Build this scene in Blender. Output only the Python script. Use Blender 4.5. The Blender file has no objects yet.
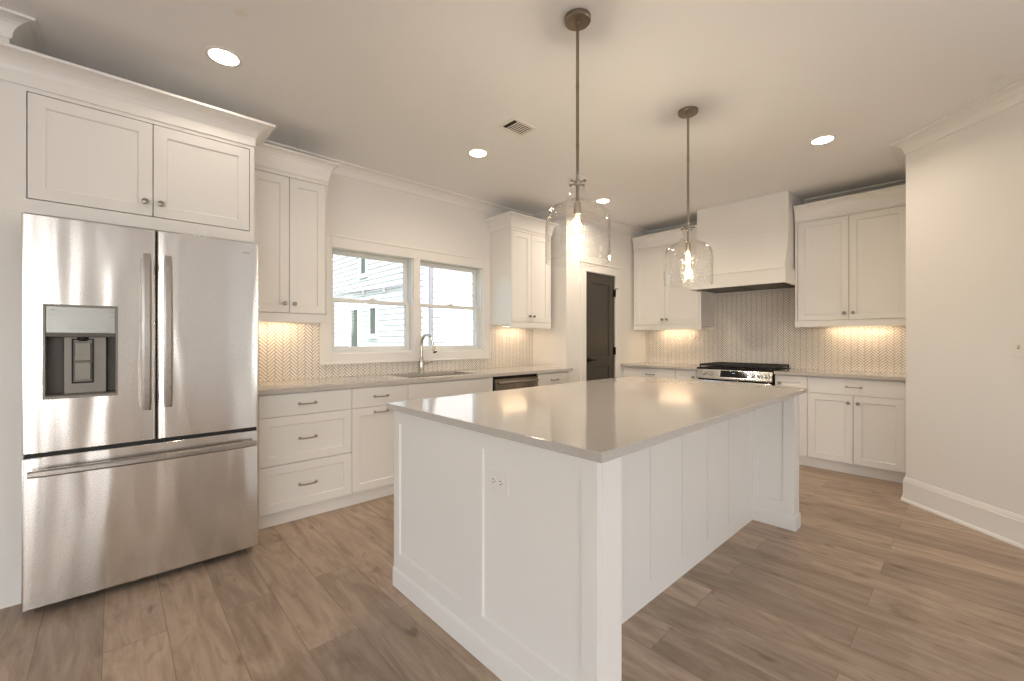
import bpy, bmesh, math, random
from mathutils import Vector, Matrix
random.seed(7)
S = bpy.context.scene
COL = S.collection
PI = math.pi

# ------------------------------------------------------------------ camera, world, exposure
CAM_H = 1.235
cd = bpy.data.cameras.new('camera')
cam = bpy.data.objects.new('camera', cd); COL.objects.link(cam)
cam.location = (0, 0, CAM_H)
cam.rotation_euler = (PI/2, 0, math.radians(47.2 - 90))
cd.sensor_width = 36.0
cd.lens = 431.0/1024.0*36.0
cd.shift_y = -1.0/1024.0
cd.clip_start = 0.05
S.camera = cam

S.view_settings.view_transform = 'Standard'
S.view_settings.look = 'None'
S.view_settings.gamma = 1.0
S.view_settings.use_curve_mapping = False
S.view_settings.exposure = 1.05
S.cycles.use_denoising = True
S.cycles.use_adaptive_sampling = False
S.cycles.denoising_prefilter = 'NONE'
S.cycles.max_bounces = 10
S.cycles.diffuse_bounces = 6
S.cycles.glossy_bounces = 5
S.cycles.transparent_max_bounces = 16
S.cycles.sample_clamp_indirect = 6.0
S.cycles.caustics_reflective = False
S.cycles.caustics_refractive = False

W = bpy.data.worlds.new('world'); S.world = W; W.use_nodes = True
nt = W.node_tree; nt.nodes.clear()
wo = nt.nodes.new('ShaderNodeOutputWorld'); bg = nt.nodes.new('ShaderNodeBackground')
sky = nt.nodes.new('ShaderNodeTexSky'); sky.sky_type = 'NISHITA'; sky.sun_disc = False
sky.sun_elevation = math.radians(48); sky.sun_rotation = math.radians(200)
sky.air_density = 1.0; sky.dust_density = 3.0
bg.inputs['Strength'].default_value = 0.36
nt.links.new(sky.outputs[0], bg.inputs['Color']); nt.links.new(bg.outputs[0], wo.inputs['Surface'])

def area_light(name, loc, rot, sx, sy, power, color=(1, 1, 1), spread=PI, parent=None):
    ld = bpy.data.lights.new(name, 'AREA'); ld.shape = 'RECTANGLE'; ld.size = sx; ld.size_y = sy
    ld.energy = power; ld.color = color; ld.spread = spread
    o = bpy.data.objects.new(name, ld); COL.objects.link(o); o.location = loc; o.rotation_euler = rot
    if parent: o.parent = parent
    return o

DAY = (0.90, 0.965, 1.05)
L_SOUTH, L_WEST, L_EAST = 6.4, 0.65, 1.4          # radiance of the lamps added outside those windows
# unseen windows behind the camera, placed and sized to light the kitchen
SOUTH_WIN = [(-1.45, -0.80, 0.06, 2.40), (-6.1, -4.3, 0.2, 2.4), (-4.1, -2.2, 0.2, 2.4)]
WEST_WIN = [(-6.1, -3.3, 0.2, 2.4), (-3.0, -0.3, 0.2, 2.4), (0.0, 2.8, 0.2, 2.4)]
EAST_WIN = [(-6.2, -4.6, 0.2, 2.4), (-4.4, -2.8, 0.2, 2.4), (-2.6, -1.1, 0.2, 2.4)]  # out of view, added to brighten the living room and seating side
ROOM_S, ROOM_W = -6.5, -6.5
TILT = math.radians(60)      # added lamps tipped up to brighten the ceiling, like ground bounce
for (a, b, z0, z1) in SOUTH_WIN:
    area_light('added_daylight', ((a+b)/2, ROOM_S-0.45, (z0+z1)/2), (PI/2+TILT, 0, 0), b-a-.1, z1-z0-.1, L_SOUTH*PI*(b-a-.1)*(z1-z0-.1), DAY)  # area lamp added outside each unseen opening to stand for skylight
for (a, b, z0, z1) in WEST_WIN:
    area_light('added_daylight', (ROOM_W-0.45, (a+b)/2, (z0+z1)/2), (PI/2+TILT, 0, -PI/2), b-a-.1, z1-z0-.1, L_WEST*PI*(b-a-.1)*(z1-z0-.1), DAY)

for (a, b, z0, z1) in EAST_WIN:
    area_light('added_daylight', (3.65+.65, (a+b)/2, (z0+z1)/2), (PI/2+math.radians(20), 0, PI/2), b-a-.1, z1-z0-.1, L_EAST*PI*(b-a-.1)*(z1-z0-.1), DAY)

# sun on the neighbour's house
sd = bpy.data.lights.new('sun', 'SUN'); sd.energy = 2.0; sd.angle = 0.01; sd.color = (1, .96, .9)
sun = bpy.data.objects.new('sun', sd); COL.objects.link(sun)
sun.rotation_euler = Vector((0.45, 0.35, -0.95)).to_track_quat('-Z', 'Y').to_euler()

WARM = (1.0, 0.84, 0.66)

# ------------------------------------------------------------------ mesh helpers
class MB:
    """collects shapes; build() links them as one mesh object"""
    def __init__(self): self.bm = bmesh.new(); self.mi = 0
    def _merge(self, t, smooth=False, M=None):
        if M is not None: t.transform(M)
        vs = [self.bm.verts.new(v.co) for v in t.verts]
        t.verts.index_update()
        for f in t.faces:
            try: nf = self.bm.faces.new([vs[v.index] for v in f.verts])
            except ValueError: continue
            nf.smooth = smooth or f.smooth
            nf.material_index = self.mi
        t.free()
    def box(self, x0, x1, y0, y1, z0, z1, bev=0.0, seg=1, M=None):
        t = bmesh.new()
        co = [(x, y, z) for z in (z0, z1) for y in (y0, y1) for x in (x0, x1)]
        v = [t.verts.new(c) for c in co]
        for q in ((0, 2, 3, 1), (4, 5, 7, 6), (0, 1, 5, 4), (2, 6, 7, 3), (0, 4, 6, 2), (1, 3, 7, 5)):
            t.faces.new([v[i] for i in q])
        if bev > 0:
            bmesh.ops.bevel(t, geom=list(t.edges), offset=bev, segments=seg, affect='EDGES', profile=0.5)
            if seg > 1:
                for f in t.faces: f.smooth = True
        self._merge(t, M=M); return self
    def prism(self, pts, z0, z1, bev=0.0, M=None):
        t = bmesh.new()
        a = [t.verts.new((x, y, z0)) for x, y in pts]; b = [t.verts.new((x, y, z1)) for x, y in pts]
        n = len(pts)
        t.faces.new(a[::-1]); t.faces.new(b)
        for i in range(n): t.faces.new([a[i], a[(i+1) % n], b[(i+1) % n], b[i]])
        bmesh.ops.recalc_face_normals(t, faces=t.faces)
        if bev > 0: bmesh.ops.bevel(t, geom=list(t.edges), offset=bev, segments=1, affect='EDGES')
        self._merge(t, M=M); return self
    def loft(self, rings, close=True, cap=True, smooth=False):
        t = bmesh.new(); R = [[t.verts.new(p) for p in r] for r in rings]; n = len(R[0])
        for i in range(len(R)-1):
            for j in range(n if close else n-1):
                f = t.faces.new([R[i][j], R[i][(j+1) % n], R[i+1][(j+1) % n], R[i+1][j]]); f.smooth = smooth
        if cap: t.faces.new(R[0][::-1]); t.faces.new(R[-1])
        bmesh.ops.recalc_face_normals(t, faces=t.faces)
        self._merge(t); return self
    def tube(self, pts, r, seg=10, flat=1.0, up=(0, 0, 1), cap=True):
        """sweep an (elliptical) section along pts; r may be a list"""
        P = [Vector(p) for p in pts]; n = len(P); rr = r if isinstance(r, (list, tuple)) else [r]*n
        rings = []
        u = Vector(up)
        for i in range(n):
            d = (P[min(i+1, n-1)]-P[max(i-1, 0)]).normalized()
            a = u - d*u.dot(d)
            if a.length < 1e-4: a = Vector((1, 0, 0)) - d*d.x
            if a.length < 1e-4: a = Vector((0, 1, 0)) - d*d.y
            a.normalize(); b = d.cross(a)
            rings.append([P[i]+a*(math.cos(t)*rr[i]*flat)+b*(math.sin(t)*rr[i]) for t in [2*PI*k/seg for k in range(seg)]])
            u = a
        return self.loft(rings, smooth=True, cap=cap)
    def lathe(self, prof, c=(0, 0, 0), axis='z', seg=24, smooth=True):
        """prof: list of (r, h) along the axis from c"""
        rings = []
        for r, h in prof:
            ring = []
            for k in range(seg):
                a = 2*PI*k/seg; p = (max(r, 1e-5)*math.cos(a), max(r, 1e-5)*math.sin(a), h)
                if axis == 'y': p = (p[0], p[2], -p[1])
                if axis == 'x': p = (p[2], p[1], -p[0])
                ring.append((p[0]+c[0], p[1]+c[1], p[2]+c[2]))
            rings.append(ring)
        return self.loft(rings, smooth=smooth)
    def molding(self, path, prof, side=1):
        """extrude prof [(offset, z)] along a 2-D path with mitred corners; side=+1: offset to the right of travel"""
        n = len(path); P = [Vector(p) for p in path]; N = []
        for i in range(n-1):
            d = (P[i+1]-P[i]).normalized(); N.append(Vector((d.y, -d.x))*side)
        rings = []
        for i in range(n):
            if i == 0: m = N[0]
            elif i == n-1: m = N[-1]
            else:
                a, b = N[i-1], N[i]; m = (a+b)/(1+a.dot(b))
            rings.append([(P[i].x+m.x*o, P[i].y+m.y*o, z) for o, z in prof])
        return self.loft(rings)
    def shaker(self, x0, x1, z0, z1, y=0.0, t=0.02, rail=0.057, dep=0.008, c=0.0015, slope=0.005):
        """five-piece door seen from -y: front face at y, recessed middle panel"""
        tb = bmesh.new()
        def ring(i, yy): return [tb.verts.new(p) for p in ((x0+i, yy, z0+i), (x1-i, yy, z0+i), (x1-i, yy, z1-i), (x0+i, yy, z1-i))]
        R = [ring(0, y+t), ring(0, y+c), ring(c, y), ring(rail, y), ring(rail+slope, y+dep)]
        for a, b in zip(R, R[1:]):
            for j in range(4): tb.faces.new([a[j], a[(j+1) % 4], b[(j+1) % 4], b[j]])
        tb.faces.new(R[0][::-1]); tb.faces.new(R[-1])
        bmesh.ops.recalc_face_normals(tb, faces=tb.faces)
        self._merge(tb); return self
    def build(self, name, mats, parent=None, sharp=35):
        me = bpy.data.meshes.new(name)
        bmesh.ops.recalc_face_normals(self.bm, faces=self.bm.faces)
        self.bm.to_mesh(me); self.bm.free()
        for m in (mats if isinstance(mats, (list, tuple)) else [mats]): me.materials.append(m)
        if any(p.use_smooth for p in me.polygons): me.set_sharp_from_angle(angle=math.radians(sharp))
        o = bpy.data.objects.new(name, me); COL.objects.link(o)
        if parent: o.parent = parent
        return o

def thing(name, label, cat, loc=(0, 0, 0), rz=0.0, group=None):
    o = bpy.data.objects.new(name, None); COL.objects.link(o)
    o.empty_display_size = 0.1
    o.location = loc; o.rotation_euler = (0, 0, rz); o['label'] = label; o['category'] = cat
    if group: o['group'] = group
    return o
def tag(o, label, cat, group=None):
    o['label'] = label; o['category'] = cat
    if group: o['group'] = group
    return o
def struct(name, mb, mat, label=None, cat=None, parent=None):
    o = mb.build(name, mat, parent)
    if parent is None:
        o['kind'] = 'structure'
        if label: o['label'] = label
        if cat: o['category'] = cat
    return o
def copy_tree(o, parent=None):
    c = o.copy(); COL.objects.link(c)
    if parent: c.parent = parent
    for ch in list(o.children): copy_tree(ch, c)
    return c

# ------------------------------------------------------------------ materials
def principled(name, color, rough=0.5, metal=0.0, spec=0.5, **kw):
    m = bpy.data.materials.new(name); m.use_nodes = True
    b = m.node_tree.nodes['Principled BSDF']
    b.inputs['Base Color'].default_value = (*color, 1); b.inputs['Roughness'].default_value = rough
    b.inputs['Metallic'].default_value = metal; b.inputs['Specular IOR Level'].default_value = spec
    for k, v in kw.items(): b.inputs[k].default_value = v
    return m
def nodes(m): return m.node_tree.nodes, m.node_tree.links, m.node_tree.nodes['Principled BSDF']
def add_noise_bump(m, scale, strength, dist=0.002, stretch=(1, 1, 1), detail=2.0, coords='Object'):
    N, L, b = nodes(m)
    tc = N.new('ShaderNodeTexCoord'); mp = N.new('ShaderNodeMapping'); no = N.new('ShaderNodeTexNoise'); bu = N.new('ShaderNodeBump')
    mp.inputs['Scale'].default_value = stretch; no.inputs['Scale'].default_value = scale; no.inputs['Detail'].default_value = detail
    bu.inputs['Strength'].default_value = strength; bu.inputs['Distance'].default_value = dist
    L.new(tc.outputs[coords], mp.inputs[0]); L.new(mp.outputs[0], no.inputs['Vector']); L.new(no.outputs['Fac'], bu.inputs['Height'])
    L.new(bu.outputs[0], b.inputs['Normal']); return no
def emissive(name, color, strength):
    m = bpy.data.materials.new(name); m.use_nodes = True; N = m.node_tree.nodes; N.clear()
    e = N.new('ShaderNodeEmission'); o = N.new('ShaderNodeOutputMaterial')
    e.inputs[0].default_value = (*color, 1); e.inputs[1].default_value = strength
    m.node_tree.links.new(e.outputs[0], o.inputs[0]); return m

WALL_C = (0.80, 0.78, 0.745)
M_wall = principled('wall_paint', WALL_C, 0.6); add_noise_bump(M_wall, 220, 0.03, 0.001)
M_ceil = principled('ceiling_paint', (0.85, 0.85, 0.85), 0.75); add_noise_bump(M_ceil, 160, 0.03, 0.001)
M_trim = principled('trim_paint', (0.82, 0.80, 0.77), 0.35)
M_cab = principled('cabinet_paint', (0.80, 0.78, 0.745), 0.36); add_noise_bump(M_cab, 90, 0.015, 0.001)
M_dark = principled('matte_black', (0.012, 0.011, 0.010), 0.6)  # near-black of the tub, gasket, grille and feet
M_black = principled('black_enamel', (0.010, 0.010, 0.010), 0.5, 0.0, 0.25)
M_iron = principled('cast_iron', (0.016, 0.015, 0.014), 0.55); add_noise_bump(M_iron, 300, 0.2, 0.001)
M_glassblk = principled('black_glass', (0.008, 0.008, 0.009), 0.06)
M_nickel = principled('brushed_nickel', (0.34, 0.305, 0.26), 0.28, 1.0)
M_pend = principled('antique_nickel', (0.30, 0.255, 0.20), 0.30, 1.0)
M_chrome = principled('faucet_steel', (0.55, 0.52, 0.47), 0.22, 1.0)
M_door = principled('door_bronze_paint', (0.048, 0.038, 0.029), 0.35)
M_bronze = principled('black_bronze', (0.012, 0.010, 0.009), 0.4, 0.6)
M_plastic = principled('white_plastic', (0.80, 0.77, 0.72), 0.35)
M_ventdark = principled('vent_shadow', (0.03, 0.027, 0.022), 0.8)
M_grey = principled('dispenser_grey', (0.23, 0.215, 0.19), 0.38, 0.3)
M_panel = principled('control_panel_silver', (0.43, 0.445, 0.43), 0.25, 0.2)
M_mark = principled('panel_marks', (0.25, 0.27, 0.28), 0.5)
M_logo = principled('badge_letters', (0.12, 0.115, 0.11), 0.4, 0.5)

def stainless(name, color, rough, wave=0.0, stretch=(4, 4, 1)):
    m = principled(name, color, rough, 1.0)
    N, L, b = nodes(m)
    tc = N.new('ShaderNodeTexCoord'); mp = N.new('ShaderNodeMapping'); no = N.new('ShaderNodeTexNoise')
    mp.inputs['Scale'].default_value = (900, 900, 2.0); no.inputs['Scale'].default_value = 1.0; no.inputs['Detail'].default_value = 2
    L.new(tc.outputs['Object'], mp.inputs[0]); L.new(mp.outputs[0], no.inputs['Vector'])
    mr = N.new('ShaderNodeMapRange'); mr.inputs['To Min'].default_value = rough*0.85; mr.inputs['To Max'].default_value = rough*1.2
    L.new(no.outputs['Fac'], mr.inputs['Value']); L.new(mr.outputs[0], b.inputs['Roughness'])
    if wave > 0:
        mp2 = N.new('ShaderNodeMapping'); n2 = N.new('ShaderNodeTexNoise'); bu = N.new('ShaderNodeBump')
        mp2.inputs['Scale'].default_value = stretch; n2.inputs['Scale'].default_value = 1.0; n2.inputs['Detail'].default_value = 1.0
        bu.inputs['Strength'].default_value = 1.0; bu.inputs['Distance'].default_value = wave
        L.new(tc.outputs['Object'], mp2.inputs[0]); L.new(mp2.outputs[0], n2.inputs['Vector'])
        L.new(n2.outputs['Fac'], bu.inputs['Height']); L.new(bu.outputs[0], b.inputs['Normal'])
    return m
M_steel = stainless('stainless_steel', (0.58, 0.56, 0.53), 0.20)
M_fridge = stainless('refrigerator_steel', (0.80, 0.775, 0.74), 0.19, 0.014, (6.0, 6.0, 1.1))
N, L, b = nodes(M_fridge); b.inputs['Anisotropic'].default_value = 0.75
tv = N.new('ShaderNodeCombineXYZ'); tv.inputs[2].default_value = 1.0; L.new(tv.outputs[0], b.inputs['Tangent'])
M_steelh = stainless('handle_steel', (0.44, 0.41, 0.38), 0.28)

# quartz worktops
M_quartz = principled('quartz_worktop', (0.50, 0.465, 0.42), 0.10, 0.0, 0.5)
N, L, b = nodes(M_quartz)
tc = N.new('ShaderNodeTexCoord'); no = N.new('ShaderNodeTexNoise'); no.inputs['Scale'].default_value = 160; no.inputs['Detail'].default_value = 4
cr = N.new('ShaderNodeValToRGB'); cr.color_ramp.elements[0].position = .3; cr.color_ramp.elements[0].color = (.465, .43, .39, 1)
cr.color_ramp.elements[1].position = .7; cr.color_ramp.elements[1].color = (.53, .49, .445, 1)
L.new(tc.outputs['Object'], no.inputs['Vector']); L.new(no.outputs['Fac'], cr.inputs[0]); L.new(cr.outputs[0], b.inputs['Base Color'])

# vinyl oak plank floor, boards along y, 0.2 m wide
def floor_material():
    m = principled('oak_plank_floor', (0.3, 0.22, 0.15), 0.42, 0.0, 0.35)
    N, L, b = nodes(m)
    tc = N.new('ShaderNodeTexCoord')
    mp = N.new('ShaderNodeMapping'); mp.inputs['Rotation'].default_value = (0, 0, PI/2)
    mp.inputs['Location'].default_value = (0.35, -0.17+0.2*5, 0)
    L.new(tc.outputs['Object'], mp.inputs[0])
    br = N.new('ShaderNodeTexBrick'); br.offset = 0.37; br.offset_frequency = 2; br.squash = 1.0
    br.inputs['Color1'].default_value = (0, 0, 0, 1); br.inputs['Color2'].default_value = (1, 1, 1, 1); br.inputs['Mortar'].default_value = (0.5, 0.5, 0.5, 1)
    br.inputs['Scale'].default_value = 1.0; br.inputs['Mortar Size'].default_value = 0.0012; br.inputs['Mortar Smooth'].default_value = 0.0
    br.inputs['Brick Width'].default_value = 1.45; br.inputs['Row Height'].default_value = 0.2; br.inputs['Bias'].default_value = 0.0
    L.new(mp.outputs[0], br.inputs['Vector'])
    # per board shift of the grain
    sep = N.new('ShaderNodeSeparateColor'); L.new(br.outputs['Color'], sep.inputs[0])
    mul = N.new('ShaderNodeMath'); mul.operation = 'MULTIPLY'; mul.inputs[1].default_value = 37.0; L.new(sep.outputs[0], mul.inputs[0])
    cx = N.new('ShaderNodeCombineXYZ'); L.new(mul.outputs[0], cx.inputs[0]); L.new(mul.outputs[0], cx.inputs[2])
    add = N.new('ShaderNodeVectorMath'); add.operation = 'ADD'; L.new(tc.outputs['Object'], add.inputs[0]); L.new(cx.outputs[0], add.inputs[1])
    def noise(scale, st, detail, rough=.55, dist=0.0):
        mq = N.new('ShaderNodeMapping'); mq.inputs['Scale'].default_value = st; L.new(add.outputs[0], mq.inputs[0])
        n = N.new('ShaderNodeTexNoise'); n.inputs['Scale'].default_value = scale; n.inputs['Detail'].default_value = detail
        n.inputs['Roughness'].default_value = rough; n.inputs['Distortion'].default_value = dist
        L.new(mq.outputs[0], n.inputs['Vector']); return n
    g1 = noise(1.0, (55, 2.6, 1), 6, .62, .8)      # fine grain
    g2 = noise(1.0, (9, 1.8, 1), 5, .62, 1.6)       # broad cloudy tone
    g3 = noise(1.0, (13, 6, 1), 1.5, .5, .4)        # knots
    ramp = N.new('ShaderNodeValToRGB'); e = ramp.color_ramp.elements
    e[0].position = .31; e[0].color = (0.185, 0.130, 0.090, 1); e[1].position = .71; e[1].color = (0.40, 0.31, 0.235, 1)
    mix = N.new('ShaderNodeMath'); mix.operation = 'MULTIPLY_ADD'; mix.inputs[1].default_value = 0.30
    L.new(g1.outputs['Fac'], mix.inputs[0])
    m2 = N.new('ShaderNodeMath'); m2.operation = 'MULTIPLY'; m2.inputs[1].default_value = 0.70; L.new(g2.outputs['Fac'], m2.inputs[0])
    L.new(m2.outputs[0], mix.inputs[2]); L.new(mix.outputs[0], ramp.inputs[0])
    # board tone
    tone = N.new('ShaderNodeMapRange'); tone.inputs['To Min'].default_value = 1.14; tone.inputs['To Max'].default_value = 1.66
    L.new(sep.outputs[0], tone.inputs['Value'])
    v = N.new('ShaderNodeVectorMath'); v.operation = 'SCALE'; L.new(ramp.outputs[0], v.inputs[0]); L.new(tone.outputs[0], v.inputs['Scale'])
    # knots
    kr = N.new('ShaderNodeMapRange'); kr.inputs['From Min'].default_value = 0.66; kr.inputs['From Max'].default_value = 0.78
    kr.inputs['To Min'].default_value = 0.0; kr.inputs['To Max'].default_value = 0.55; L.new(g3.outputs['Fac'], kr.inputs['Value'])
    mk = N.new('ShaderNodeMix'); mk.data_type = 'RGBA'; L.new(kr.outputs[0], mk.inputs['Factor'])
    L.new(v.outputs[0], mk.inputs['A']); mk.inputs['B'].default_value = (0.09, 0.06, 0.042, 1)
    # seams
    ms = N.new('ShaderNodeMix'); ms.data_type = 'RGBA'; L.new(mk.outputs['Result'], ms.inputs['A']); ms.inputs['B'].default_value = (0.085, 0.06, 0.043, 1)
    sm = N.new('ShaderNodeMath'); sm.operation = 'MULTIPLY'; sm.inputs[1].default_value = 0.6; L.new(br.outputs['Fac'], sm.inputs[0])
    L.new(sm.outputs[0], ms.inputs['Factor']); L.new(ms.outputs['Result'], b.inputs['Base Color'])
    bu = N.new('ShaderNodeBump'); bu.inputs['Strength'].default_value = 0.12; bu.inputs['Distance'].default_value = 0.002
    L.new(g1.outputs['Fac'], bu.inputs['Height']); L.new(bu.outputs[0], b.inputs['Normal'])
    return m
M_floor = floor_material()

# tile
M_tile = principled('glazed_white_tile', (0.84, 0.80, 0.74), 0.16)
M_grout = principled('taupe_grout', (0.175, 0.140, 0.108), 0.9)

# clear glass (thin): see-through with a Fresnel reflection
def clear_glass(name, tint=(1, 1, 1), bump=0.0, scale=30, base=0.0, power=1.0):
    m = bpy.data.materials.new(name); m.use_nodes = True; N = m.node_tree.nodes; L = m.node_tree.links; N.clear()
    out = N.new('ShaderNodeOutputMaterial'); mx = N.new('ShaderNodeMixShader'); tr = N.new('ShaderNodeBsdfTransparent'); gl = N.new('ShaderNodeBsdfGlossy')
    lw = N.new('ShaderNodeLayerWeight'); lw.inputs['Blend'].default_value = 0.5
    pw = N.new('ShaderNodeMath'); pw.operation = 'POWER'; pw.inputs[1].default_value = 5.0; L.new(lw.outputs['Facing'], pw.inputs[0])
    fr = N.new('ShaderNodeMath'); fr.operation = 'MULTIPLY_ADD'; fr.inputs[1].default_value = 0.90; fr.inputs[2].default_value = 0.04; L.new(pw.outputs[0], fr.inputs[0])
    tr.inputs[0].default_value = (*tint, 1); gl.inputs['Roughness'].default_value = 0.02
    ma = N.new('ShaderNodeMath'); ma.operation = 'MULTIPLY_ADD'; ma.inputs[1].default_value = power; ma.inputs[2].default_value = base; ma.use_clamp = True
    L.new(fr.outputs[0], ma.inputs[0]); L.new(ma.outputs[0], mx.inputs[0]); L.new(tr.outputs[0], mx.inputs[1]); L.new(gl.outputs[0], mx.inputs[2]); L.new(mx.outputs[0], out.inputs[0])
    if bump > 0:
        tc = N.new('ShaderNodeTexCoord'); no = N.new('ShaderNodeTexNoise'); bu = N.new('ShaderNodeBump')
        no.inputs['Scale'].default_value = scale; no.inputs['Detail'].default_value = 1; bu.inputs['Strength'].default_value = bump; bu.inputs['Distance'].default_value = 0.01
        L.new(tc.outputs['Object'], no.inputs['Vector']); L.new(no.outputs['Fac'], bu.inputs['Height'])
        L.new(bu.outputs[0], gl.inputs['Normal'])
    return m
M_pane = clear_glass('window_glass')
M_shade = clear_glass('pendant_glass', (0.985, 0.98, 0.97), 0.6, 22, 0.035, 1.0)
M_bulbglass = clear_glass('bulb_glass', (1, .93, .82), 0.0)
M_fil = emissive('filament', (1.0, 0.74, 0.42), 70.0)
M_led = emissive('led_lens', (1.0, 0.90, 0.76), 9.0)
M_strip = emissive('led_strip', (1.0, 0.80, 0.55), 3.0)
M_disp = emissive('oven_clock', (0.6, 0.85, 1.0), 0.5)

# ------------------------------------------------------------------ the room shell
CEIL = 2.74
YN, XE = 3.73, 5.54                # window wall and range wall faces
SE = (4.44, 0.36); SE2 = (3.65, -0.55); RY = 0.372
mb = MB(); mb.box(-6.7, 5.8, -6.7, 4.0, -0.12, 0.0); FL = struct('floor', mb, M_floor)
mb = MB(); mb.box(-6.7, 5.8, -6.7, 4.0, CEIL, CEIL+0.15); struct('ceiling', mb, M_ceil)

WX0, WX1, WZ0, WZ1 = 1.355, 3.00, 1.115, 2.03      # kitchen window opening
mb = MB()
mb.box(-0.357, WX0, YN, YN+0.16, 0, CEIL); mb.box(WX1, 5.70, YN, YN+0.16, 0, CEIL)
mb.box(WX0, WX1, YN, YN+0.16, 0, WZ0); mb.box(WX0, WX1, YN, YN+0.16, WZ1, CEIL)
wall_north = struct('wall_north', mb, M_wall)
mb = MB(); mb.box(XE, XE+0.16, RY, YN, 0, CEIL); wall_east = struct('wall_east', mb, M_wall)
mb = MB(); mb.prism([(5.70, RY), (4.45, RY), SE, SE2, (SE2[0], -.8), (5.70, -.8)], 0, CEIL)
struct('wall_southeast', mb, M_wall)
# pantry box with the door opening
DX0, DX1, DZ = 4.150, 4.765, 2.05
PY = 3.19
mb = MB(); mb.box(3.80, 3.92, PY, YN, 0, CEIL)
mb.box(3.92, DX0, PY, PY+0.12, 0, CEIL); mb.box(DX1, XE, PY, PY+0.12, 0, CEIL); mb.box(DX0, DX1, PY, PY+0.12, DZ, CEIL)
struct('wall_pantry', mb, M_wall)
def pierced(axis, pos, lo, hi, wins, t):
    """a wall with rectangular openings, built between sorted openings"""
    m = MB(); cur = lo
    def add(a, b, z0, z1):
        if axis == 'y': m.box(a, b, pos-t, pos, z0, z1)
        else: m.box(pos-t, pos, a, b, z0, z1)
    for (a, b, z0, z1) in sorted(wins):
        add(cur, a, 0, CEIL); add(a, b, 0, z0); add(a, b, z1, CEIL); cur = b
    add(cur, hi, 0, CEIL); return m
mb = MB(); mb.box(-6.7, -0.357, 3.09, YN+.16, 0, CEIL); struct('wall_northwest', mb, M_wall)
struct('wall_south', pierced('y', ROOM_S, ROOM_W-0.15, 3.65, SOUTH_WIN, 0.08), M_wall)
mb = pierced('x', 3.65+.4, -6.7, -.8, EAST_WIN, .4); struct('wall_living_east', mb, M_wall)
struct('wall_west', pierced('x', ROOM_W, ROOM_S, 3.09, WEST_WIN, 0.08), M_wall)
# plain frames in the unseen openings added behind the camera for light
wn = 3
for (a, b, z0, z1) in SOUTH_WIN:
    m = MB(); y = ROOM_S
    m.box(a-.09, a, y, y+.02, z0-.09, z1+.09); m.box(b, b+.09, y, y+.02, z0-.09, z1+.09); m.box(a, b, y, y+.02, z1, z1+.09); m.box(a, b, y, y+.02, z0-.09, z0)
    m.box(a, a+.05, y-.07, y-.02, z0, z1); m.box(b-.05, b, y-.07, y-.02, z0, z1); m.box(a+.05, b-.05, y-.07, y-.02, (z0+z1)/2-.025, (z0+z1)/2+.025)
    m.box(a+.05, b-.05, y-.07, y-.02, z0, z0+.06); m.box(a+.05, b-.05, y-.07, y-.02, z1-.05, z1)
    struct('window_%d' % wn, m, M_trim); wn += 1
for (a, b, z0, z1) in EAST_WIN:
    m = MB(); x = 3.65
    m.box(x-.02, x, a-.09, a, z0-.09, z1+.09); m.box(x-.02, x, b, b+.09, z0-.09, z1+.09); m.box(x-.02, x, a, b, z1, z1+.09); m.box(x-.02, x, a, b, z0-.09, z0)
    m.box(x+.02, x+.07, a, a+.05, z0, z1); m.box(x+.02, x+.07, b-.05, b, z0, z1); m.box(x+.02, x+.07, a+.05, b-.05, (z0+z1)/2-.025, (z0+z1)/2+.025)
    m.box(x+.02, x+.07, a+.05, b-.05, z0, z0+.06); m.box(x+.02, x+.07, a+.05, b-.05, z1-.05, z1)
    struct('window_%d' % wn, m, M_trim); wn += 1
for (a, b, z0, z1) in WEST_WIN:
    m = MB(); x = ROOM_W
    m.box(x, x+.02, a-.09, a, z0-.09, z1+.09); m.box(x, x+.02, b, b+.09, z0-.09, z1+.09); m.box(x, x+.02, a, b, z1, z1+.09); m.box(x, x+.02, a, b, z0-.09, z0)
    m.box(x-.07, x-.02, a, a+.05, z0, z1); m.box(x-.07, x-.02, b-.05, b, z0, z1); m.box(x-.07, x-.02, a+.05, b-.05, (z0+z1)/2-.025, (z0+z1)/2+.025)
    m.box(x-.07, x-.02, a+.05, b-.05, z0, z0+.06); m.box(x-.07, x-.02, a+.05, b-.05, z1-.05, z1)
    struct('window_%d' % wn, m, M_trim); wn += 1

# crown at the ceiling
def cove(z0, z1, p, lip=0.012):
    pts = [(0.0, z0), (0.006, z0), (0.010, z0+lip*.7)]
    R = p-0.010-0.006; Hh = z1-lip-(z0+lip*.7)
    for k in range(1, 7):
        a = k/6*PI/2; pts.append((0.010+R*(1-math.cos(a)), z0+lip*.7+Hh*math.sin(a)))
    return pts+[(p, z1-lip), (p, z1), (0.0, z1)]
CROWN = cove(CEIL-0.092, CEIL, 0.090)
HY0, HY1 = 1.285, 2.235            # range hood sides
mb = MB(); mb.molding([(-6.5, 3.09), (-0.357, 3.09), (-0.357, YN), (3.80, YN), (3.80, PY), (XE, PY), (XE, HY1+0.02)], CROWN); struct('trim_1', mb, M_trim)
mb = MB(); mb.molding([(XE, HY0-0.02), (XE, RY), (4.45, RY), SE, SE2, (SE2[0], -6.5)], CROWN); struct('trim_2', mb, M_trim)
BASE = [(0, 0), (0.030, 0), (0.030, 0.010), (0.024, 0.020), (0.017, 0.024), (0.017, 0.152), (0.013, 0.158), (0.013, 0.166), (0.006, 0.184), (0, 0.186)]
mb = MB(); mb.molding([(4.86, RY), (4.45, RY), SE, SE2, (SE2[0], -.95)], BASE); struct('baseboard_southeast', mb, M_trim)
mb = MB(); mb.molding([(-1.1, 3.09), (-0.47, 3.09)], BASE); struct('baseboard_northwest', mb, M_trim)
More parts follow.
